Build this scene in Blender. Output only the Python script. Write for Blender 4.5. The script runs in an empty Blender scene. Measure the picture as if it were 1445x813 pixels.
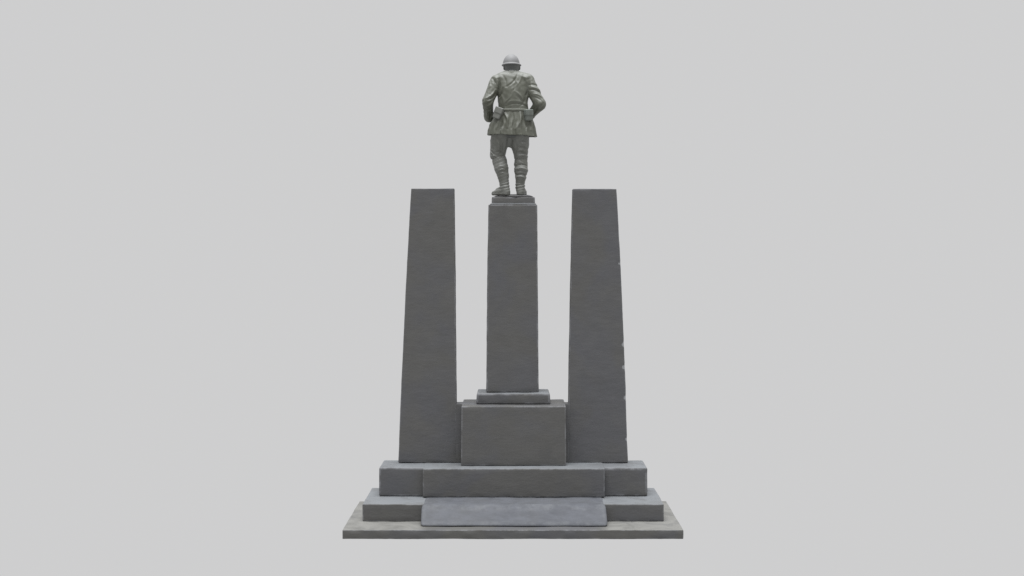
import bpy, math
import numpy as np
from mathutils import noise, Vector, Matrix

scene = bpy.context.scene
COL = scene.collection

# ------------------------------------------------------------------ camera
F = 1800.0                       # focal length in photo pixels (photo 1445 wide)
PITCH = math.atan(61.5 / F)      # the camera looks down a little
CX, CY, CZ = -0.015, -18.0, 4.17

def at(px, py, Y):
    """world x, z of a photo pixel on the vertical plane at depth Y"""
    a = (px - 722.5) / F
    b = -(py - 406.5) / F
    dy = math.cos(PITCH) + b * math.sin(PITCH)
    dz = -math.sin(PITCH) + b * math.cos(PITCH)
    t = (Y - CY) / dy
    return CX + a * t, CZ + dz * t

cam = bpy.data.cameras.new("camera")
cam.sensor_width = 36.0
cam.lens = 36.0 * F / 1445.0
cam.clip_end = 500
co = bpy.data.objects.new("camera", cam)
co.location = (CX, CY, CZ)
co.rotation_euler = (math.pi / 2 - PITCH, 0, 0)
COL.objects.link(co)
scene.camera = co

# ------------------------------------------------------------------ light
w = bpy.data.worlds.new("World")
scene.world = w
w.use_nodes = True
bg = w.node_tree.nodes["Background"]
bg.inputs[0].default_value = (0.618, 0.618, 0.622, 1)   # plain pale grey studio surround
bg.inputs[1].default_value = 1.0

def sun(name, strength, angle, elev, azim, col=(1, 1, 1)):
    l = bpy.data.lights.new(name, 'SUN')
    l.energy = strength
    l.angle = math.radians(angle)
    l.color = col
    o = bpy.data.objects.new(name, l)
    e, a = math.radians(elev), math.radians(azim)   # azim 0 = from the camera side, + = from the right
    d = Vector((math.cos(e) * math.sin(a), -math.cos(e) * math.cos(a), math.sin(e)))
    o.rotation_euler = d.to_track_quat('Z', 'Y').to_euler()
    o.location = (0, -3, 12)
    COL.objects.link(o)
sun("overhead_softbox", 4.9, 44, 82, -12, (0.97, 0.985, 1.0))

scene.view_settings.view_transform = 'Standard'
scene.view_settings.look = 'None'
scene.view_settings.exposure = 0
scene.view_settings.gamma = 1

# ------------------------------------------------------------------ materials
def nt(name):
    m = bpy.data.materials.new(name)
    m.use_nodes = True
    t = m.node_tree
    return m, t, t.nodes["Principled BSDF"]

def N(t, kind, **kw):
    n = t.nodes.new(kind)
    for k, v in kw.items():
        setattr(n, k, v)
    return n

def mixc(t, fac, a, b, blend='MIX'):
    n = N(t, 'ShaderNodeMix', data_type='RGBA', blend_type=blend)
    for sock, v in ((n.inputs[0], fac), (n.inputs[6], a), (n.inputs[7], b)):
        if hasattr(v, 'links') or isinstance(v, bpy.types.NodeSocket):
            t.links.new(v, sock)
        else:
            sock.default_value = v if not isinstance(v, tuple) else (*v, 1)
    return n.outputs[2]

def ramp(t, src, lo, hi):
    n = N(t, 'ShaderNodeMapRange')
    n.interpolation_type = 'SMOOTHSTEP'
    n.inputs[1].default_value = lo
    n.inputs[2].default_value = hi
    t.links.new(src, n.inputs[0])
    return n.outputs[0]

def mul(t, a, b, op='MULTIPLY'):
    n = N(t, 'ShaderNodeMath', operation=op)
    for s, v in ((n.inputs[0], a), (n.inputs[1], b)):
        if isinstance(v, bpy.types.NodeSocket):
            t.links.new(v, s)
        else:
            s.default_value = v
    return n.outputs[0]

def tex(t, scale, detail=4, rough=0.55, stretch=(1, 1, 1), off=(0, 0, 0), dist=0.0):
    tc = N(t, 'ShaderNodeTexCoord')
    mp = N(t, 'ShaderNodeMapping')
    mp.inputs['Scale'].default_value = stretch
    mp.inputs['Location'].default_value = off
    t.links.new(tc.outputs['Object'], mp.inputs[0])
    n = N(t, 'ShaderNodeTexNoise')
    n.inputs['Scale'].default_value = scale
    n.inputs['Detail'].default_value = detail
    n.inputs['Roughness'].default_value = rough
    n.inputs['Distortion'].default_value = dist
    t.links.new(mp.outputs[0], n.inputs['Vector'])
    return n.outputs[0]

def stone(name, cool, warm, dust=None, dust_amt=0.6, worn=(0.26, 0.265, 0.28), streak=1.0, chips=(), clear=0):
    m, t, b = nt(name)
    big = ramp(t, tex(t, 1.1, 3, 0.5, dist=0.6), 0.36, 0.62)
    c = mixc(t, big, cool, warm)
    # blotches
    bl = ramp(t, tex(t, 3.4, 5, 0.6, off=(3, 1, 7), dist=0.4), 0.40, 0.72)
    c = mixc(t, mul(t, bl, 0.2), c, tuple(x * 1.3 for x in warm))
    dk = ramp(t, tex(t, 3.1, 5, 0.6, off=(9, 4, 2)), 0.5, 0.8)
    c = mixc(t, mul(t, dk, 0.28), c, tuple(x * 0.7 for x in cool))
    # horizontal tooling streaks
    st = ramp(t, tex(t, 9.0, 4, 0.65, stretch=(0.5, 0.5, 1.8), off=(1, 2, 3)), 0.35, 0.7)
    c = mixc(t, mul(t, st, 0.09 * streak), c, tuple(x * 1.5 for x in cool))
    gr = ramp(t, tex(t, 60.0, 3, 0.7), 0.3, 0.7)
    c = mixc(t, mul(t, gr, 0.12), c, tuple(x * 0.55 for x in cool))
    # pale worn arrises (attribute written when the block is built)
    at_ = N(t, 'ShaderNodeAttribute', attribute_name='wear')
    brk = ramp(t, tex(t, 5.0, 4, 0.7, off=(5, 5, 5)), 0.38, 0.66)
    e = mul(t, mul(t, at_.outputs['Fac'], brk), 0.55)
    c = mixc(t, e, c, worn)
    for (x, y, z, r) in chips:
        tc = N(t, 'ShaderNodeTexCoord')
        vm = N(t, 'ShaderNodeVectorMath', operation='DISTANCE')
        vm.inputs[1].default_value = (x, y, z)
        t.links.new(tc.outputs['Object'], vm.inputs[0])
        nz = mul(t, tex(t, 22, 3), r * 1.2)
        s = mul(t, vm.outputs['Value'], nz, 'ADD')
        f = ramp(t, s, r * 1.45, r * 1.15)
        c = mixc(t, mul(t, f, 0.7), c, (0.32, 0.33, 0.34))
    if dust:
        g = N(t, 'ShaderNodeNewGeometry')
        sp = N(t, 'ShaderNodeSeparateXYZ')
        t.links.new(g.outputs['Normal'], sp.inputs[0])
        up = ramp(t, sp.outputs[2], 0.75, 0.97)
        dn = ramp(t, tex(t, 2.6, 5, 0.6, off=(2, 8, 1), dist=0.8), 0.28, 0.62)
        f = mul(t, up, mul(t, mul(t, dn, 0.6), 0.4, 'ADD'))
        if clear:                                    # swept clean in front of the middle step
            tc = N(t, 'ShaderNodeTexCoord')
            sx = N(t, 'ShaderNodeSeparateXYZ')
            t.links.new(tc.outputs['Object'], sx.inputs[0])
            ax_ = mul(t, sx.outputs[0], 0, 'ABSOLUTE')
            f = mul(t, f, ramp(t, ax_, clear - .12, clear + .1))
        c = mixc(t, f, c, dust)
    t.links.new(c, b.inputs['Base Color'])
    b.inputs['Roughness'].default_value = 0.72
    b.inputs['Specular IOR Level'].default_value = 0.3
    bp = N(t, 'ShaderNodeBump')
    bp.inputs['Strength'].default_value = 0.35
    bp.inputs['Distance'].default_value = 0.012
    h = mul(t, tex(t, 14, 6, 0.65, stretch=(0.6, 0.6, 1.3)), mul(t, tex(t, 70, 3, 0.6), 0.35), 'ADD')
    t.links.new(h, bp.inputs['Height'])
    t.links.new(bp.outputs[0], b.inputs['Normal'])
    return m

COOL, WARM = (0.102, 0.1025, 0.1085), (0.107, 0.105, 0.1005)
M_body = stone("dark_stone", COOL, WARM)
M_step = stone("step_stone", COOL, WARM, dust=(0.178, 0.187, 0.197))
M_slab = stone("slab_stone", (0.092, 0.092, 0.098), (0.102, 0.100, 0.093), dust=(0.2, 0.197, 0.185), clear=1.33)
M_ramp = stone("bluish_slope_stone", (0.082, 0.086, 0.098), (0.096, 0.099, 0.107), streak=6.5, worn=(0.15, 0.155, 0.165))

def bronze(name, base, tint, pale, palefac=0.25, rough=0.5, scale=1.0):
    m, t, b = nt(name)
    a = ramp(t, tex(t, 5 * scale, 4, 0.55, dist=0.5), 0.35, 0.65)
    c = mixc(t, a, base, tint)
    v = ramp(t, tex(t, 9 * scale, 4, 0.6, stretch=(1.4, 1.4, 0.45), off=(4, 4, 4)), 0.48, 0.8)
    c = mixc(t, mul(t, v, palefac), c, pale)
    # overhead light painted into the colour: paler where surfaces face up
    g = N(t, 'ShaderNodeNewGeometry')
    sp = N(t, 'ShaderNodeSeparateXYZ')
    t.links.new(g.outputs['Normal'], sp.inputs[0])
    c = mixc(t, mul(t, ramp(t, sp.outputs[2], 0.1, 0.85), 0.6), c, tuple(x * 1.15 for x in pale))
    t.links.new(c, b.inputs['Base Color'])
    b.inputs['Roughness'].default_value = rough
    b.inputs['Metallic'].default_value = 0.0
    b.inputs['Specular IOR Level'].default_value = 0.45
    bp = N(t, 'ShaderNodeBump')
    bp.inputs['Strength'].default_value = 0.3
    bp.inputs['Distance'].default_value = 0.01
    t.links.new(tex(t, 26, 5, 0.6), bp.inputs['Height'])
    t.links.new(bp.outputs[0], b.inputs['Normal'])
    return m

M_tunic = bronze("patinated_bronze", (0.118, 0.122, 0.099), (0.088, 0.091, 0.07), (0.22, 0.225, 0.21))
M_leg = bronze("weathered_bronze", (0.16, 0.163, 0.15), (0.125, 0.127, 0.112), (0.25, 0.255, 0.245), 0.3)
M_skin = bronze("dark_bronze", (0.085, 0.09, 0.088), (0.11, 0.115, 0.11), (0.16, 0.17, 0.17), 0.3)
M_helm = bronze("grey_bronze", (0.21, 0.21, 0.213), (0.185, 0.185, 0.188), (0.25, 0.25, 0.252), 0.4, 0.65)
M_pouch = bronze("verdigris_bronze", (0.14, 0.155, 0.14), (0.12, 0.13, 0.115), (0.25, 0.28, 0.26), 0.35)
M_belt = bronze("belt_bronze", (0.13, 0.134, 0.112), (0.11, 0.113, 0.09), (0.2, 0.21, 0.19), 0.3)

# ------------------------------------------------------------------ objects
def link(name, me, mat, parent=None):
    o = bpy.data.objects.new(name, me)
    COL.objects.link(o)
    if mat:
        me.materials.append(mat)
    if parent:
        o.parent = parent
    return o

def mesh(name, verts, faces, smooth=True, wear=None):
    me = bpy.data.meshes.new(name)
    me.from_pydata([tuple(map(float, v)) for v in verts], [], [tuple(map(int, f)) for f in faces])
    me.update()
    if smooth:
        me.shade_smooth()
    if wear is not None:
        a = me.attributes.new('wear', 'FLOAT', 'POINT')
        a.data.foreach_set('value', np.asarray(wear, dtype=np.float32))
    return me

def axis_pts(L, r, step):
    k = [0, 0.12, 0.3, 0.6, 1.0, 1.7]
    e = [-L / 2 + r * q for q in k]
    inner = L - 2 * 1.7 * r
    n = max(1, int(inner / step))
    mid = [e[-1] + inner * i / n for i in range(1, n)]
    return e + mid + [-x for x in reversed(e)]

def block(name, corners, mat, parent, r=0.018, step=0.05, wob=0.0034, seed=0.0, bow=None, dents=()):
    """A dressed stone block: rounded arrises, slightly uneven faces.
    corners = (x0,x1,y0,y1,z0) bottom and (x0,x1,y0,y1,z1) top."""
    (bx0, bx1, by0, by1, bz), (tx0, tx1, ty0, ty1, tz) = corners
    Lx = (bx1 - bx0 + tx1 - tx0) / 2
    Ly = (by1 - by0 + ty1 - ty0) / 2
    Lz = tz - bz
    r = min(r, Lx * .2, Ly * .2, Lz * .2)
    ax = [axis_pts(Lx, r, step), axis_pts(Ly, r, step), axis_pts(Lz, r, step)]
    H = (Lx / 2, Ly / 2, Lz / 2)
    idx, P, faces = {}, [], []
    def vid(p):
        k = tuple(round(c, 6) for c in p)
        if k not in idx:
            idx[k] = len(P)
            P.append(k)
        return idx[k]
    for a in range(3):
        u, v = (a + 1) % 3, (a + 2) % 3
        for s in (-1, 1):
            for i in range(len(ax[u]) - 1):
                for j in range(len(ax[v]) - 1):
                    q = []
                    for (ii, jj) in ((0, 0), (1, 0), (1, 1), (0, 1)):
                        p = [0, 0, 0]
                        p[a] = s * H[a]
                        p[u] = ax[u][i + ii]
                        p[v] = ax[v][j + jj]
                        q.append(vid(p))
                    faces.append(q if s > 0 else q[::-1])
    out, wear = [], []
    for p in P:
        inn = [max(-H[k] + r, min(H[k] - r, p[k])) for k in range(3)]
        d = Vector([p[k] - inn[k] for k in range(3)])
        nrm = d.normalized() if d.length > 1e-9 else Vector((0, 0, 1))
        q = Vector(inn) + nrm * r
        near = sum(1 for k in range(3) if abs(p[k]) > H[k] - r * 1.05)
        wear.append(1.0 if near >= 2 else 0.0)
        fx, fy, fz = q[0] / Lx + .5, q[1] / Ly + .5, q[2] / Lz + .5
        z = bz + Lz * fz
        lx0 = bx0 + (tx0 - bx0) * fz
        lx1 = bx1 + (tx1 - bx1) * fz
        ly0 = by0 + (ty0 - by0) * fz
        ly1 = by1 + (ty1 - by1) * fz
        if bow:
            b0, b1 = bow
            k = 4 * fz * (1 - fz)
            lx0 += b0 * k
            lx1 += b1 * k
        X = Vector((lx0 + (lx1 - lx0) * fx, ly0 + (ly1 - ly0) * fy, z))
        # uneven hand-dressed surface
        s1 = noise.noise(X * 1.6 + Vector((seed, 0, 0)))
        s2 = noise.noise(X * 5.5 + Vector((0, seed, 3)))
        s3 = noise.noise(X * 17 + Vector((1, seed, 3)))
        amt = wob * (1.2 * s1 + 0.9 * s2 + 0.35 * s3)
        if near >= 2:
            amt -= wob * max(0.0, s2 + 0.2) * 1.3
        X += nrm * amt
        for (dx, dy, dz, dr, dd) in dents:
            dist = (X - Vector((dx, dy, dz))).length
            if dist < dr:
                X += -nrm * dd * (1 - (dist / dr) ** 2)
        out.append(X)
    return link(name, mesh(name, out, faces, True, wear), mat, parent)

def empty(name, loc, label, cat):
    o = bpy.data.objects.new(name, None)
    o.location = loc
    o.empty_display_size = 0.2
    COL.objects.link(o)
    o['label'] = label
    o['category'] = cat
    return o

# ================================================================== MONUMENT
mon = empty("stone_monument", (0, 0, 0),
            "dark grey stone monument with stepped base, two tapering pylons and a tall central pedestal", "monument")

def X(px, Y, py=500):
    return at(px, py, Y)[0]
def Z(py, Y):
    return at(724, py, Y)[1]

# --- ground slab
ZS = Z(748, 0.0)
zs0 = Z(761, 0.0)
x0, x1 = X(483, 0, 750), X(964.5, 0, 750)
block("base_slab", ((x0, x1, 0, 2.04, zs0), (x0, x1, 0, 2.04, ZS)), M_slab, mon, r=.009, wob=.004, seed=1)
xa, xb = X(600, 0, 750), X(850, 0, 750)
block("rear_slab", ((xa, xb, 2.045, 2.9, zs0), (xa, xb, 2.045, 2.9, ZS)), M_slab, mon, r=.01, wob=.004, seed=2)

# --- lower step: two wings and a sloping centre
Y2 = 0.56
Z2 = Z(711.5, Y2)
xl0, xr1 = X(511.5, Y2, 720), X(937, Y2, 720)
Y2c = 0.17
xc0, xc1 = X(594.5, Y2c + .2, 725), X(855.5, Y2c + .2, 725)
zb = ZS + .001
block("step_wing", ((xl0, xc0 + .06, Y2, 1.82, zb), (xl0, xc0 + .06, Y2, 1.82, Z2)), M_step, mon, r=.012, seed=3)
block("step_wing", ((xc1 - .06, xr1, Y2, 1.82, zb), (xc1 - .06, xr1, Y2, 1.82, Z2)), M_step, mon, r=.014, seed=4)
tx0, tx1 = X(594.6, Y2c + .29, 708), X(855.6, Y2c + .29, 708)
block("sloping_step", ((xc0 - .004, xc1 + .012, Y2c, 2.65, zb), (tx0, tx1, Y2c + .29, 2.45, Z2 + .010)),
      M_ramp, mon, r=.05, wob=.006, seed=5)

# --- upper step
Y3, Y3c = 1.12, 1.0
Z3 = Z(660, Y3)
xl0, xr1 = X(534.5, Y3, 680), X(914, Y3, 680)
xc0, xc1 = X(596.3, Y3c, 680), X(853.8, Y3c, 680)
zb = Z2 + .012
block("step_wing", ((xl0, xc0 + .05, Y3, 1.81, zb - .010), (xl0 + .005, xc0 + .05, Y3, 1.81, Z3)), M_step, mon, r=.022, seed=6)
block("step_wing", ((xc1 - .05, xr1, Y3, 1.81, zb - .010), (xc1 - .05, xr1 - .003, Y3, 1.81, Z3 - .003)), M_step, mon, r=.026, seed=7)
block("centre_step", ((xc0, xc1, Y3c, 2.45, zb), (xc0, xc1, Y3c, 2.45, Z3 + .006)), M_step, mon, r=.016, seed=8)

# --- tapering side pylons
YP0, YP1 = 1.51, 1.77
ZPb = Z3 + .009
yt0 = YP0 + .02
bL = (X(562, YP0, 653), X(649, YP0, 653))
tL = (X(580, yt0, 267), X(640.8, yt0, 267))
bR = (X(801, YP0, 653), X(886, YP0, 653))
tR = (X(808.3, yt0, 267), X(870, yt0, 267))
ZPt = Z(266, yt0)
block("pylon", ((bL[0], bL[1] - .05, YP0, YP1, ZPb), (tL[0], tL[1], yt0, YP1 - .02, ZPt)), M_body, mon,
      r=.008, seed=9, bow=(-.012, .0))
chipz = [(880.3, 486), (880.6, 518), (882.3, 561), (884.2, 620), (873.6, 372)]
ch = []
for (cx_, cy_) in chipz:
    a, b = at(cx_, cy_, YP0 + .01)
    ch.append((a, YP0 + .01, b))
M_pylon_r = stone("chipped_dark_stone", COOL, WARM, chips=[(c[0], c[1], c[2], .042 if i != 4 else .022) for i, c in enumerate(ch)])
pr = block("pylon", ((bR[0], bR[1], YP0, YP1, ZPb), (tR[0], tR[1], yt0, YP1 - .02, ZPt - .006)), M_pylon_r, mon,
           r=.008, step=.03, seed=9, bow=(-.004, .016), dents=[(c[0], c[1], c[2], .06, .004) for c in ch])
pr['label'] = "tapering stone pylon with pale chips along its outer edge"

# --- low wall between the pylons, behind the block
YW = YP0 + .0015
zw = Z(570, YW)
block("link_wall", ((bL[1] - .06, bR[0] + .03, YW, YP1 - .03, ZPb - .001), (tL[1] - .03, tR[0] + .03, YW + .0055, YP1 - .03, zw)), M_body, mon,
      r=.003, seed=9)

# --- pedestal
YB = 1.23
ZB = Z(573.5, YB)
b0, b1 = X(650.2, YB, 620), X(799, YB, 620)
block("pedestal_block", ((b0, b1, YB, 2.12, ZPb), (b0 + .008, b1 - .004, YB, 2.12, ZB)), M_body, mon, r=.014, seed=12)
YQ = 1.45
ZQ = Z(555.5, YQ)
q0, q1 = X(671.7, YQ, 565), X(776.8, YQ, 565)
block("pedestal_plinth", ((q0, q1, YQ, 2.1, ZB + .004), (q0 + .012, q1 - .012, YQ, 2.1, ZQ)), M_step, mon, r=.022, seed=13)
YC = 1.58
c0, c1 = X(686.3, YC, 548), X(760.3, YC, 548)
d0, d1 = X(689, YC, 292), X(758.3, YC, 292)
ZC = Z(288.5, YC)
block("column", ((c0, c1, YC, 2.06, ZQ + .004), (d0, d1, YC, 2.06, ZC)), M_body, mon, r=.016, seed=14, bow=(-.006, .0))
e0, e1 = X(691.0, YC, 289), X(757.0, YC, 289)
g0, g1 = X(693.2, YC, 286), X(755.9, YC, 286)
f0, f1 = X(693.8, YC, 278), X(755.2, YC, 278)
ZM = Z(286.6, YC + .03)
ZT = Z(277.5, YC + .03)
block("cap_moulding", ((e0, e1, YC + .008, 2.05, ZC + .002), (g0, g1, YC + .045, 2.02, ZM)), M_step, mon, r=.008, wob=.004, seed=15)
block("column_cap", ((g0 + .003, g1 - .003, YC + .048, 2.015, ZM - .02), (f0, f1, YC + .055, 2.01, ZT)), M_body, mon, r=.02, wob=.005, seed=15)

# ================================================================== STATUE (implicit-surface modelling)
S = (19.75) / F            # metres per photo pixel at the statue's depth
CUT = 275.0
class Grid:
    def __init__(s, lo, hi, step):
        s.lo, s.step = np.array(lo, float), step
        s.n = [int(math.ceil((hi[i] - lo[i]) / step)) + 1 for i in range(3)]
        ax = [(lo[i] + step * np.arange(s.n[i])).astype(np.float32) for i in range(3)]
        s.u, s.w, s.v = np.meshgrid(*ax, indexing='ij')

def px(x, y, w_=0.0):
    return (x - 724.0, w_, CUT - y)

def cone(g, a, b, ra, rb, sw=1.0):
    """tapered capsule; sw squashes depth"""
    a, b = np.array(a, float), np.array(b, float)
    ab = b - a
    pu, pw, pv = g.u - a[0], g.w - a[1], g.v - a[2]
    t = np.clip((pu * ab[0] + pw * ab[1] + pv * ab[2]) / max(ab @ ab, 1e-6), 0, 1)
    d = np.sqrt((pu - t * ab[0]) ** 2 + ((pw - t * ab[1]) / sw) ** 2 + (pv - t * ab[2]) ** 2)
    return d - (ra + (rb - ra) * t)

def ell(g, c, r):
    k = np.sqrt(((g.u - c[0]) / r[0]) ** 2 + ((g.w - c[1]) / r[1]) ** 2 + ((g.v - c[2]) / r[2]) ** 2)
    return (k - 1) * min(r)

def rbox(g, c, h, r, M=None):
    p = [g.u - c[0], g.w - c[1], g.v - c[2]]
    if M is not None:
        p = [M[i][0] * p[0] + M[i][1] * p[1] + M[i][2] * p[2] for i in range(3)]
    q = [np.abs(p[i]) - (h[i] - r) for i in range(3)]
    o = np.sqrt(sum(np.maximum(x, 0) ** 2 for x in q))
    return o + np.minimum(np.maximum(np.maximum(q[0], q[1]), q[2]), 0) - r

def su(a, b, k):
    h = np.clip(0.5 + 0.5 * (b - a) / k, 0, 1)
    return b * (1 - h) + a * h - k * h * (1 - h)

def fold(g, segs, back=True, wmid=2.0, soft=5.0):
    """raised (+) or sunk (-) drapery lines, given as x1,y1,x2,y2,amp,width in figure pixels"""
    tot = np.zeros_like(g.u)
    segs = [(a_, b_, c_, d_, e_ * 1.12, f_ * .9) for a_, b_, c_, d_, e_, f_ in segs]
    for (x1, y1, x2, y2, amp, sg) in segs:
        a, b = px(x1, y1), px(x2, y2)
        du, dv = b[0] - a[0], b[2] - a[2]
        L = du * du + dv * dv + 1e-6
        t = np.clip(((g.u - a[0]) * du + (g.v - a[2]) * dv) / L, 0, 1)
        # a slight curve and tapering ends
        nx, nz = -dv / math.sqrt(L), du / math.sqrt(L)
        bend = 0.12 * math.sqrt(L) * 4 * t * (1 - t)
        cu, cv = a[0] + t * du + nx * bend, a[2] + t * dv + nz * bend
        dd = (g.u - cu) ** 2 + (g.v - cv) ** 2
        tot += amp * np.exp(-dd / (2 * sg * sg)) * (0.35 + 0.65 * np.sin(math.pi * np.clip(t, 0.05, 0.95)))
    if back:
        tot *= 1 / (1 + np.exp((g.w - wmid) / soft * 4))
    return tot

def nz(g, f, ph, su_=1, sw_=1, sv_=1):
    """cheap smooth pseudo-noise"""
    a, b, c = g.u * f * su_, g.w * f * sw_, g.v * f * sv_
    return (np.sin(a * 1.0 + 1.7 * np.sin(c * .8 + ph) + ph) * np.sin(c * 1.1 + 1.3 * np.sin(b * 1.2 + ph * 2))
            + .6 * np.sin(a * 1.9 + c * 1.3 + ph * 3 + np.sin(b * 2.1)) * np.sin(b * 1.7 - c * .9 + ph)) * .6

def surface(g, D):
    """surface nets"""
    inside = D < 0
    nx, ny, nz_ = D.shape
    def c(arr, i, j, k):
        return arr[i:nx - 1 + i, j:ny - 1 + j, k:nz_ - 1 + k]
    cnt = np.zeros((nx - 1, ny - 1, nz_ - 1), np.int8)
    for i in (0, 1):
        for j in (0, 1):
            for k in (0, 1):
                cnt += c(inside, i, j, k)
    act = (cnt > 0) & (cnt < 8)
    ids = -np.ones(act.shape, np.int64)
    I = np.argwhere(act)
    ids[act] = np.arange(len(I))
    acc = np.zeros((len(I), 3))
    num = np.zeros(len(I))
    for axis in range(3):
        o = [k for k in range(3) if k != axis]
        for p in (0, 1):
            for q in (0, 1):
                off = [0, 0, 0]
                off[o[0]], off[o[1]] = p, q
                A = I + off
                off2 = list(off)
                off2[axis] = 1
                B = I + off2
                da = D[A[:, 0], A[:, 1], A[:, 2]]
                db = D[B[:, 0], B[:, 1], B[:, 2]]
                m = (da < 0) != (db < 0)
                t = np.where(m, da / np.where(np.abs(da - db) < 1e-9, 1, da - db), 0)
                pt = np.tile(np.array(off, float), (len(I), 1))
                pt[:, axis] = t
                acc[m] += pt[m]
                num[m] += 1
    V = g.lo + (I + acc / num[:, None]) * g.step
    faces = []
    for axis in range(3):
        o1, o2 = (axis + 1) % 3, (axis + 2) % 3
        sl0 = [slice(None)] * 3
        sl1 = [slice(None)] * 3
        sl0[axis] = slice(0, -1)
        sl1[axis] = slice(1, None)
        a, b = inside[tuple(sl0)], inside[tuple(sl1)]
        E = np.argwhere(a != b)
        E = E[(E[:, o1] > 0) & (E[:, o2] > 0) & (E[:, o1] < D.shape[o1] - 1) & (E[:, o2] < D.shape[o2] - 1)]
        ain = a[E[:, 0], E[:, 1], E[:, 2]]
        q = []
        for (p, r) in ((-1, -1), (0, -1), (0, 0), (-1, 0)):
            C = E.copy()
            C[:, o1] += p
            C[:, o2] += r
            q.append(ids[C[:, 0], C[:, 1], C[:, 2]])
        Q = np.stack(q, 1)
        Q = np.where(ain[:, None], Q, Q[:, ::-1])
        faces.append(Q)
    return V, np.concatenate(faces)

def sculpt(name, g, D, mat, parent):
    V, Fc = surface(g, D)
    V = V * S
    me = bpy.data.meshes.new(name)
    me.vertices.add(len(V))
    me.vertices.foreach_set('co', V.astype(np.float32).ravel())
    me.loops.add(Fc.size)
    me.loops.foreach_set('vertex_index', Fc.astype(np.int32).ravel())
    me.polygons.add(len(Fc))
    me.polygons.foreach_set('loop_start', (np.arange(len(Fc)) * 4).astype(np.int32))
    me.update(calc_edges=True)
    me.validate()
    me.shade_smooth()
    return link(name, me, mat, parent)

YST = 1.74
xs, zst = at(724, CUT, YST)
st = empty("soldier_statue", (xs, YST, zst),
           "bronze statue of a helmeted soldier seen from behind, standing on top of the central pedestal", "statue")

# joints of the figure ------------------------------------------------------
HEAD = px(722.3, 91.2, 15)
NECK0, NECK1 = px(722, 106, 8), px(722, 97, 12)
SHL, SHR = px(700.6, 115.6, 5), px(744.2, 114.2, 5)
ELL, ELR = px(688.6, 145, -5), px(761.6, 148.5, -4)
WRL, WRR = px(689.5, 164, 11), px(746, 163, 14)
HIPL, HIPR = px(711, 187, 0), px(735, 187, 0)
KNL, KNR = px(702.6, 219, 7), px(735.6, 222, 4)
ANL, ANR = px(711.6, 259, -1), px(734, 259, 1)

def tab(v, rows):
    """smoothed interpolation of outline rows y -> values"""
    rows = sorted([(CUT - r[0],) + tuple(r[1:]) for r in rows])
    vs = np.array([r[0] for r in rows])
    fine = np.arange(vs[0] - 8, vs[-1] + 8, 0.5)
    k = np.exp(-np.linspace(-2, 2, 13) ** 2)
    k /= k.sum()
    out = []
    for c in range(1, len(rows[0])):
        y = np.interp(fine, vs, [r[c] for r in rows])
        yp = np.pad(y, 6, mode='edge')
        out.append(np.interp(v, fine, np.convolve(yp, k, 'valid')).astype(np.float32))
    return out

def tube(g, rows, p=2.2):
    L, R, cw, b = tab(g.v, rows)
    a = (R - L) / 2
    c = (R + L) / 2 - 724
    uu, ww = np.abs((g.u - c) / a), np.abs((g.w - cw) / b)
    k = (uu ** p + ww ** p) ** (1 / p)
    return (k - 1) * np.minimum(a, b), np.arctan2((g.w - cw) / b, (g.u - c) / a)

TORSO = [(98, 713, 730, 11, 7), (101, 710.5, 732, 9.5, 8), (105, 703, 741, 8.5, 9.5), (110, 697, 748, 7.5, 11.5),
         (118, 697.5, 748, 6, 13.5), (128, 700, 747.5, 4.5, 14.5), (137, 702, 746, 3, 14), (146, 703, 744.5, 2, 13),
         (154, 703.5, 745.5, 1.5, 12.3), (158, 702.5, 747, 1.5, 13), (166, 697.5, 750.5, 2, 15.5),
         (175, 691.5, 753.8, 2, 18), (185, 688.8, 756, 2, 20), (196, 687.3, 757.8, 2, 21.5)]

# ---- body: one continuous surface -----------------------------------------
g = Grid((-48, -20, -2), (50, 42, 203), 0.72)
D = ell(g, HEAD, (10.7, 13.0, 13.2))
D = su(D, ell(g, (HEAD[0] + .6, HEAD[1] + 5, HEAD[2] - 7), (8.6, 8.5, 7.2)), 4)         # jaw
D = su(D, cone(g, NECK0, NECK1, 8.3, 8.0), 3)
D = su(D, cone(g, (HEAD[0], HEAD[1] + 13, HEAD[2] + 1), (HEAD[0], HEAD[1] + 16.3, HEAD[2] - 4), 1.1, 2.1), 1.6)  # nose
for s in (-1, 1):
    D = np.maximum(D, -ell(g, (HEAD[0] + s * 4.6, HEAD[1] + 14.6, HEAD[2] + 1), (3.0, 2.6, 2.0)))
    D = su(D, ell(g, (HEAD[0] + s * 4.6, HEAD[1] + 11.8, HEAD[2] + 1), (2.2, 2.0, 1.7)), .6)
    D = su(D, ell(g, (HEAD[0] + s * 10.9, HEAD[1] + 0.5, HEAD[2] - 4.0), (1.3, 2.5, 3.2)), 1.0)     # ears
D = np.maximum(D, -ell(g, (HEAD[0], HEAD[1] + 15.3, HEAD[2] - 7.6), (3.2, 1.6, .7)))
tr, _ = tube(g, [(r[0], r[1] + 3, r[2] - 3, r[3], r[4] - 3) for r in TORSO[1:10]] +
             [(166, 702, 746, 1, 12), (190, 703, 745, 1, 12)])
tr = np.maximum(tr, np.abs(g.v - 125) - 45)
D = su(D, tr, 5)
for sh, el, wr in ((SHL, ELL, WRL), (SHR, ELR, WRR)):
    D = su(D, cone(g, sh, el, 6.6, 5.0), 4)
    D = su(D, cone(g, el, wr, 5.0, 3.6), 2)
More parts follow.
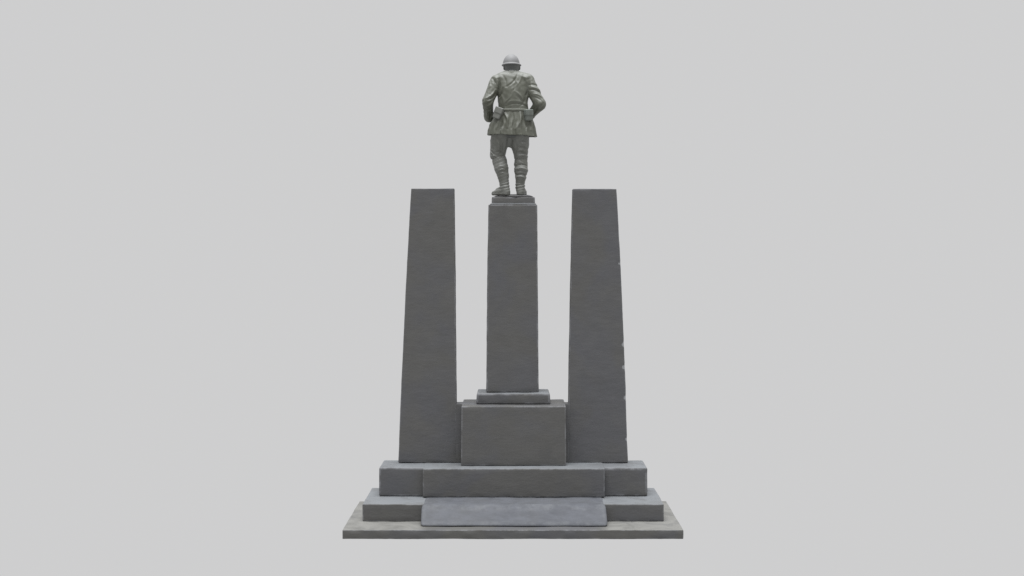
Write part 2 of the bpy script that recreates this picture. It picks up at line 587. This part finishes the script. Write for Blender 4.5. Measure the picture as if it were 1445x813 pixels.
for hp, kn, an in ((HIPL, KNL, ANL), (HIPR, KNR, ANR)):
    D = su(D, cone(g, hp, kn, 10.0, 7.0), 4)
    mid = tuple(kn[i] * .62 + an[i] * .38 for i in range(3))
    mid = (mid[0], mid[1] - 2.2, mid[2])
    D = su(D, cone(g, kn, mid, 6.6, 6.6), 3)
    D = su(D, cone(g, mid, an, 6.6, 4.2), 3)
# hands, curled in front of the body
for s, wr in ((1, WRL), (-1, WRR)):
    fwd = np.array((s * 0.55, 0.82, 0.12))
    fwd /= np.linalg.norm(fwd)
    side = np.array((0.0, 0.15, -1.0))          # little finger below, index on top
    side -= fwd * (side @ fwd)
    side /= np.linalg.norm(side)
    inn = np.cross(side, fwd)
    if inn[0] * s < 0:
        inn = -inn
    wv = np.array(wr)
    D = su(D, cone(g, wv, wv + fwd * 5, 3.4, 3.3), 1.5)
    base = wv + fwd * 9.5
    for q, (off, ln) in enumerate(((-3.7, .95), (-1.25, 1.05), (1.25, 1.0), (3.7, .82))):
        k0 = base + side * off
        D = su(D, cone(g, wv + fwd * 3.5 + side * off * .6, k0, 1.75, 1.45), .8)
        k1 = k0 + (fwd * 2.6 + inn * 2.6) * ln
        k2 = k1 + (inn * 2.9 - fwd * .9) * ln
        k3 = k2 + (-fwd * 2.1 + inn * .2) * ln
        for a_, b_, r1, r2 in ((k0, k1, 1.3, 1.15), (k1, k2, 1.15, 1.05), (k2, k3, 1.05, .9)):
            D = su(D, cone(g, a_, b_, r1, r2), .25)
    t0 = wv + fwd * 3.2 - side * 2.6
    t1 = t0 + fwd * 3 - side * 2.4 + inn * 2.0
    t2 = t1 + fwd * 2.6 + inn * 1.8 + side * .5
    D = su(D, cone(g, t0, t1, 1.7, 1.4), .6)
    D = su(D, cone(g, t1, t2, 1.35, 1.1), .3)
sculpt("body", g, D, M_skin, st)

# ---- helmet ----------------------------------------------------------------
g = Grid((-26, -6, 174), (20, 42, 203), 0.5)
hc = (721.4 - 724, 15.5, 183.8)
hv = g.v - 0.05 * (g.u - hc[0]) * 0 + 0.10 * (g.w - hc[1])    # brim tips down towards the face
r2 = np.sqrt(((g.u - hc[0]) / 11.3) ** 2 + ((g.w - hc[1]) / 14.2) ** 2)
dome = ell(g, (hc[0], hc[1], hc[2]), (12.0, 14.8, 15.5))
R = np.sqrt(((g.u - hc[0] - .4) / 13.9) ** 2 + ((g.w - hc[1]) / 17.2) ** 2)
brimz = hc[2] + 0.6 - 1.0 * np.clip((R - .75) / .25, 0, 2)
brim = np.maximum((R - 1) * 13.9, np.abs(g.v - brimz + 0.03 * (g.w - hc[1])) - .62)
D = su(np.maximum(dome, hc[2] - g.v - .6), brim, 1.6)
D = np.maximum(D, -ell(g, (hc[0], hc[1], hc[2] - 2.5), (10.4, 13.3, 13.5)))
sculpt("helmet", g, D, M_helm, st)

# ---- tunic -----------------------------------------------------------------
def z1(x, y):
    return 665 + x / 6.775, 65 + y / 6.775
def z2(x, y):
    return 665 + x / 6.5, 175 + y / 6.5
def seg(f, x1, y1, x2, y2, amp, sg):
    return (*f(x1, y1), *f(x2, y2), amp, sg)

g = Grid((-50, -26, 76), (52, 34, 180), 0.62)
tor, ang = tube(g, TORSO, 2.25)
hem = CUT - (191.2 + (g.u + 30) * 0.038 + 0.35 * np.sin(ang * 7))
k = np.clip((CUT - 159 - g.v) / 26, 0, 1)                       # pleats open below the belt
pleat = (0.9 * np.sin(ang * 19 + 1.2 * np.sin(g.v * .16)) + 0.55 * np.sin(ang * 31 + 2 + g.v * .05)) * k * (.25 + .75 * np.abs(np.sin(ang)))
pleat += fold(g, [seg(z1, 318, 655, 345, 790, 1.7, 1.2), seg(z1, 470, 650, 425, 805, 1.7, 1.3),
                  seg(z1, 395, 650, 385, 800, -1.1, 1.1), seg(z1, 290, 720, 285, 805, -1.4, 1.3),
                  seg(z1, 500, 720, 520, 810, -1.2, 1.2), seg(z1, 255, 720, 240, 800, .9, 1.2),
                  seg(z1, 560, 730, 575, 810, 1.0, 1.3)])
D = tor - pleat
# shoulders and sleeves
D = su(D, cone(g, px(707, 112, 6), px(739, 111, 6), 7.5, 7.5), 6)
slv = su(cone(g, SHL, ELL, 9.2, 7.7), cone(g, ELL, (WRL[0], WRL[1] - 1, WRL[2] + 1), 7.6, 6.6), 2.5)
slv = su(slv, cone(g, px(689.5, 163, 9), px(690, 165.2, 12), 7.2, 7.2), .8)        # turned cuff
srv = su(cone(g, SHR, ELR, 9.8, 8.2), cone(g, ELR, (WRR[0] + 2, WRR[1] - 2, WRR[2] + .5), 8.0, 6.0), 2.5)
srv = su(srv, cone(g, px(748.5, 162.3, 10.5), px(746.5, 163, 12.5), 6.6, 6.6), .8)
fl = fold(g, [seg(z1, 205, 320, 235, 415, -1.3, 1.3), seg(z1, 175, 345, 165, 430, .7, 1.3),
              seg(z1, 232, 430, 140, 515, 1.3, 1.0), seg(z1, 232, 465, 165, 530, -1.4, 1.0),
              seg(z1, 130, 500, 110, 550, -1.0, 1.0), seg(z1, 215, 520, 130, 570, -1.1, 1.0),
              seg(z1, 200, 570, 130, 590, 1.1, 1.0), seg(z1, 190, 610, 125, 610, -1.2, 1.0),
              seg(z1, 180, 640, 175, 700, -1.4, 1.0), seg(z1, 145, 620, 140, 700, .9, .9)], wmid=8)
fr = fold(g, [seg(z1, 555, 385, 650, 405, -1.3, 1.0), seg(z1, 565, 410, 665, 440, 1.3, .9),
              seg(z1, 560, 432, 675, 480, -1.5, .9), seg(z1, 590, 470, 690, 520, 1.1, .9),
              seg(z1, 590, 500, 680, 560, -1.3, 1.0), seg(z1, 640, 360, 600, 330, -.9, 1.2),
              seg(z1, 690, 560, 610, 600, -1.3, 1.0), seg(z1, 700, 590, 620, 640, .8, .9),
              seg(z1, 625, 560, 595, 650, -1.2, 1.0)], wmid=8)
slv = slv - fl - .25 * nz(g, .5, 1.0)
srv = srv - .72 * fr - .25 * nz(g, .5, 2.0)
D = su(D, slv, 1.6)
D = su(D, srv, 1.6)
# collar
D = su(D, cone(g, px(722, 106, 9), px(722, 103.5, 10.5), 10.0, 9.6), .9)
D = np.maximum(D, g.v - (CUT - 100.2) - .12 * (g.w - 6))
D -= fold(g, [seg(z1, 445, 262, 345, 400, -.9, 1.0), seg(z1, 485, 275, 385, 430, .5, 1.2),
              seg(z1, 300, 290, 330, 400, -.9, 1.3), seg(z1, 262, 330, 250, 470, -1.3, 1.3),
              seg(z1, 230, 300, 250, 400, .7, 1.4), seg(z1, 300, 420, 252, 510, -1.2, 1.2),
              seg(z1, 400, 445, 325, 545, .6, 1.0), seg(z1, 412, 445, 505, 565, .6, 1.0), seg(z1, 380, 480, 330, 560, -.6, 1.0), seg(z1, 430, 490, 490, 570, -.6, 1.0),
              seg(z1, 408, 330, 405, 440, -.8, 1.0), seg(z1, 440, 360, 455, 430, .6, 1.1),
              seg(z1, 548, 330, 520, 480, -1.2, 1.3), seg(z1, 545, 290, 560, 380, -1.0, 1.1),
              seg(z1, 480, 300, 530, 330, .5, 1.4), seg(z1, 520, 480, 450, 600, -.6, 1.2),
              seg(z1, 290, 480, 300, 590, .7, 1.3), seg(z1, 320, 560, 520, 565, .5, 1.2),
              seg(z1, 330, 590, 530, 588, -.6, .9)], wmid=0)
D -= .22 * nz(g, .33, .5)
# front closure and chest pockets
D = np.where(g.w > 8, D + fold(g, [(724, 106, 724, 190, .9, .7)], back=False), D)
D = np.maximum(D, hem - g.v)
inner, _ = tube(g, [(r[0], r[1] + 3.2, r[2] - 3.2, r[3], r[4] - 3.2) for r in TORSO], 2.25)
D = np.maximum(D, -np.maximum(inner - pleat, g.v - (CUT - 168)))
sculpt("tunic", g, D, M_tunic, st)

# ---- belt ------------------------------------------------------------------
g = Grid((-28, -22, 112), (30, 24, 124), 0.5)
bt, _ = tube(g, TORSO, 2.25)
vv = g.v - (CUT - 156.6) + 0.004 * g.u
D = np.maximum(bt - 1.0, np.abs(vv) - 1.5) 
D = np.maximum(D, -(bt + 2.0))
bel = sculpt("belt", g, D, M_belt, st)
g = Grid((-6, 10, 111), (6, 24, 125), 0.4)
D = rbox(g, (0.5, 16.0, CUT - 156.6), (3.2, 1.6, 2.6), .7)
sculpt("buckle", g, D, M_pouch, bel)

# ---- cartridge pouches -----------------------------------------------------
def pouch(cx_, cy_, w_, tilt, yaw, h, mat):
    c = px(cx_, cy_, w_ + 1.2)
    g = Grid((c[0] - 12, c[1] - 9, c[2] - 14), (c[0] + 12, c[1] + 9, c[2] + 13), 0.45)
    R_ = (Matrix.Rotation(math.radians(tilt), 3, 'Y') @ Matrix.Rotation(math.radians(yaw), 3, 'Z')).transposed()
    Mx = [[R_[i][j] for j in range(3)] for i in range(3)]
    D = rbox(g, c, h, 1.4, Mx)
    up = Matrix(Mx).transposed() @ Vector((0, -0.5, h[2] * .45))
    D = su(D, rbox(g, (c[0] + up[0], c[1] + up[1], c[2] + up[2]), (h[0] + .6, h[1] + .4, h[2] * .55), 1.0, Mx), .4)
    p = sculpt("pouch", g, D, mat, st)
    return p
pouch(703.6, 161.8, -12.2, 23, -24, (5.6, 3.4, 8.2), M_leg)
pouch(745.6, 164.6, -12.6, -3, 28, (5.6, 3.4, 7.8), M_pouch)

# ---- trousers --------------------------------------------------------------
g = Grid((-38, -20, 44), (27, 26, 110), 0.6)
D = su(cone(g, px(708, 186, 0), px(705, 200, 2), 14.0, 12.4), cone(g, px(705, 200, 2), px(702.3, 219, 6), 12.4, 10.9), 3)
dr = su(cone(g, px(734.0, 186, 0), px(733.6, 204, 1), 13.6, 12.2), cone(g, px(733.6, 204, 1), px(735.4, 226, 3), 12.2, 9.0), 3)
D -= fold(g, [seg(z2, 235, 150, 252, 270, 1.9, 1.3), seg(z2, 275, 150, 290, 250, -1.2, 1.3),
              seg(z2, 208, 150, 200, 250, -1.0, 1.2), seg(z2, 175, 235, 205, 270, .9, .8),
              seg(z2, 175, 262, 205, 298, 1.0, .8), seg(z2, 178, 245, 205, 284, -1.0, .7),
              seg(z2, 225, 262, 300, 275, -1.5, 1.1), seg(z2, 180, 300, 240, 310, 1.0, 1.1),
              seg(z2, 250, 295, 305, 292, .9, 1.0)], wmid=6)
D -= .3 * nz(g, .45, 4)
dr -= fold(g, [seg(z2, 425, 165, 505, 180, -1.2, 1.1), seg(z2, 440, 200, 520, 185, 1.2, 1.0),
               seg(z2, 425, 225, 510, 235, -1.2, 1.0), seg(z2, 420, 255, 515, 262, 1.1, 1.0),
               seg(z2, 405, 275, 515, 290, -1.4, 1.0), seg(z2, 415, 310, 515, 300, 1.4, 1.0),
               seg(z2, 400, 335, 500, 342, -1.2, 1.0), seg(z2, 395, 150, 410, 260, -1.0, 1.2)], wmid=6)
dr -= .3 * nz(g, .45, 5)
D = su(D, dr, 2.4)
D = su(D, cone(g, px(720.5, 190, 0), px(720.3, 204.5, 1), 7.5, 4.2), 3.0)
D = np.maximum(D, g.v - (CUT - 172))
# knee cuffs where the breeches tuck in
cutl = (CUT - 223.5) + .12 * (g.u + 21)
cutr = (CUT - 229.5)
D = np.maximum(D, np.where(g.u < -3, cutl, cutr) - g.v)
sculpt("trousers", g, D, M_leg, st)

# ---- puttees and boots -----------------------------------------------------
def puttee(pts, rings, lo, hi, tilt, extra, ph):
    us = [p[0][0] for p in pts]
    g = Grid((min(us) - 14, -18, lo), (max(us) + 14, 20, hi), 0.5)
    D = None
    for (a, ra), (b, rb) in zip(pts[:-1], pts[1:]):
        c = cone(g, a, b, ra, rb)
        D = c if D is None else su(D, c, 1.5)
    sp = (g.v + tilt * g.u + .8 * np.sin(g.w * .25)) / rings
    fr_ = sp - np.floor(sp)
    D -= .3 * (fr_ - .5) - fold(g, extra, wmid=6) * -1 + .15 * nz(g, .6, ph)
    D = np.maximum(D, np.maximum(lo + .8 - g.v, g.v - hi + .8))
    return sculpt("puttee", g, D, M_leg, st)

puttee([(px(703.2, 220, 6), 9.6), (px(705.2, 228, 4.0), 10.1), (px(707.6, 238, .5), 9.7), (px(710.0, 248, -.5), 8.0), (px(711.4, 259, -1), 6.5)],
       4.6, CUT - 262, CUT - 219, -.38,
       [seg(z2, 255, 395, 300, 400, .8, .8), seg(z2, 255, 430, 305, 428, .9, .8), seg(z2, 265, 460, 305, 458, .8, .8)], 1)
puttee([(px(735.2, 224, 3), 8.9), (px(735.0, 232, 2), 9.3), (px(735.2, 241, 0), 9.4), (px(734.8, 250, 0), 7.6), (px(734, 258, .5), 6.2)],
       5.6, CUT - 259, CUT - 223, .45,
       [seg(z2, 400, 395, 500, 385, -1.2, 1.0), seg(z2, 405, 440, 505, 452, -1.4, 1.0), seg(z2, 405, 420, 512, 425, 1.3, 1.0),
        seg(z2, 415, 490, 490, 500, 1.6, 1.0), seg(z2, 420, 470, 500, 478, -1.3, .9)], 2)

def boot(an, heel, toe, name_ph):
    a, h, t = map(np.array, (an, heel, toe))
    lo = np.minimum(np.minimum(a, h), t) - 10
    hi = np.maximum(np.maximum(a, h), t) + 10
    lo[2] = -1.2
    hi[2] = CUT - 252
    g = Grid(lo, hi, 0.5)
    top = (a[0], a[1], hi[2] - 3)
    D = cone(g, top, a, 6.2, 6.1)
    D = su(D, cone(g, a, (h[0], h[1], 4.2), 6.1, 5.2), 2)
    ball = h * .38 + t * .62
    D = su(D, cone(g, (h[0], h[1], 3.8), (ball[0], ball[1], 3.6), 5.0, 5.0), 2)
    D = su(D, cone(g, (a[0], a[1], 10), (ball[0], ball[1], 4.2), 5.6, 4.6), 4)
    D = su(D, cone(g, (ball[0], ball[1], 3.4), (t[0], t[1], 2.6), 4.9, 3.6), 2)
    D -= .45 * np.sin((g.v - .2 * g.u) * 1.5) * np.exp(-((g.v - 13) / 6) ** 2) + .2 * nz(g, .6, name_ph)
    sole = np.where(g.v < 2.0, .5, 0.0)
    D = np.maximum(D - sole, -.6 - g.v)
    D = np.maximum(D, g.v - hi[2] + .8)
    sculpt("boot", g, D, M_leg, st)
boot(px(711.8, 259, -1), (714.6 - 724, -4, 0), (697.3 - 724, 8, 0), 1)
boot(px(734, 259, 1), (734.2 - 724, -1.5, 0), (739.5 - 724, 21, 0), 2)

# ---- rough bronze ground the feet stand on ---------------------------------
g = Grid((-34, -20, -8), (36, 30, 6), 0.7)
D = ell(g, (-7, 6, -4), (22, 15, 4.4))
D = su(D, ell(g, (9, 6, -4), (21, 15, 4.7)), 3)
D = np.maximum(D - .3 * nz(g, .35, 2), -3.0 - g.v)
sculpt("ground_mound", g, D, M_body, st)
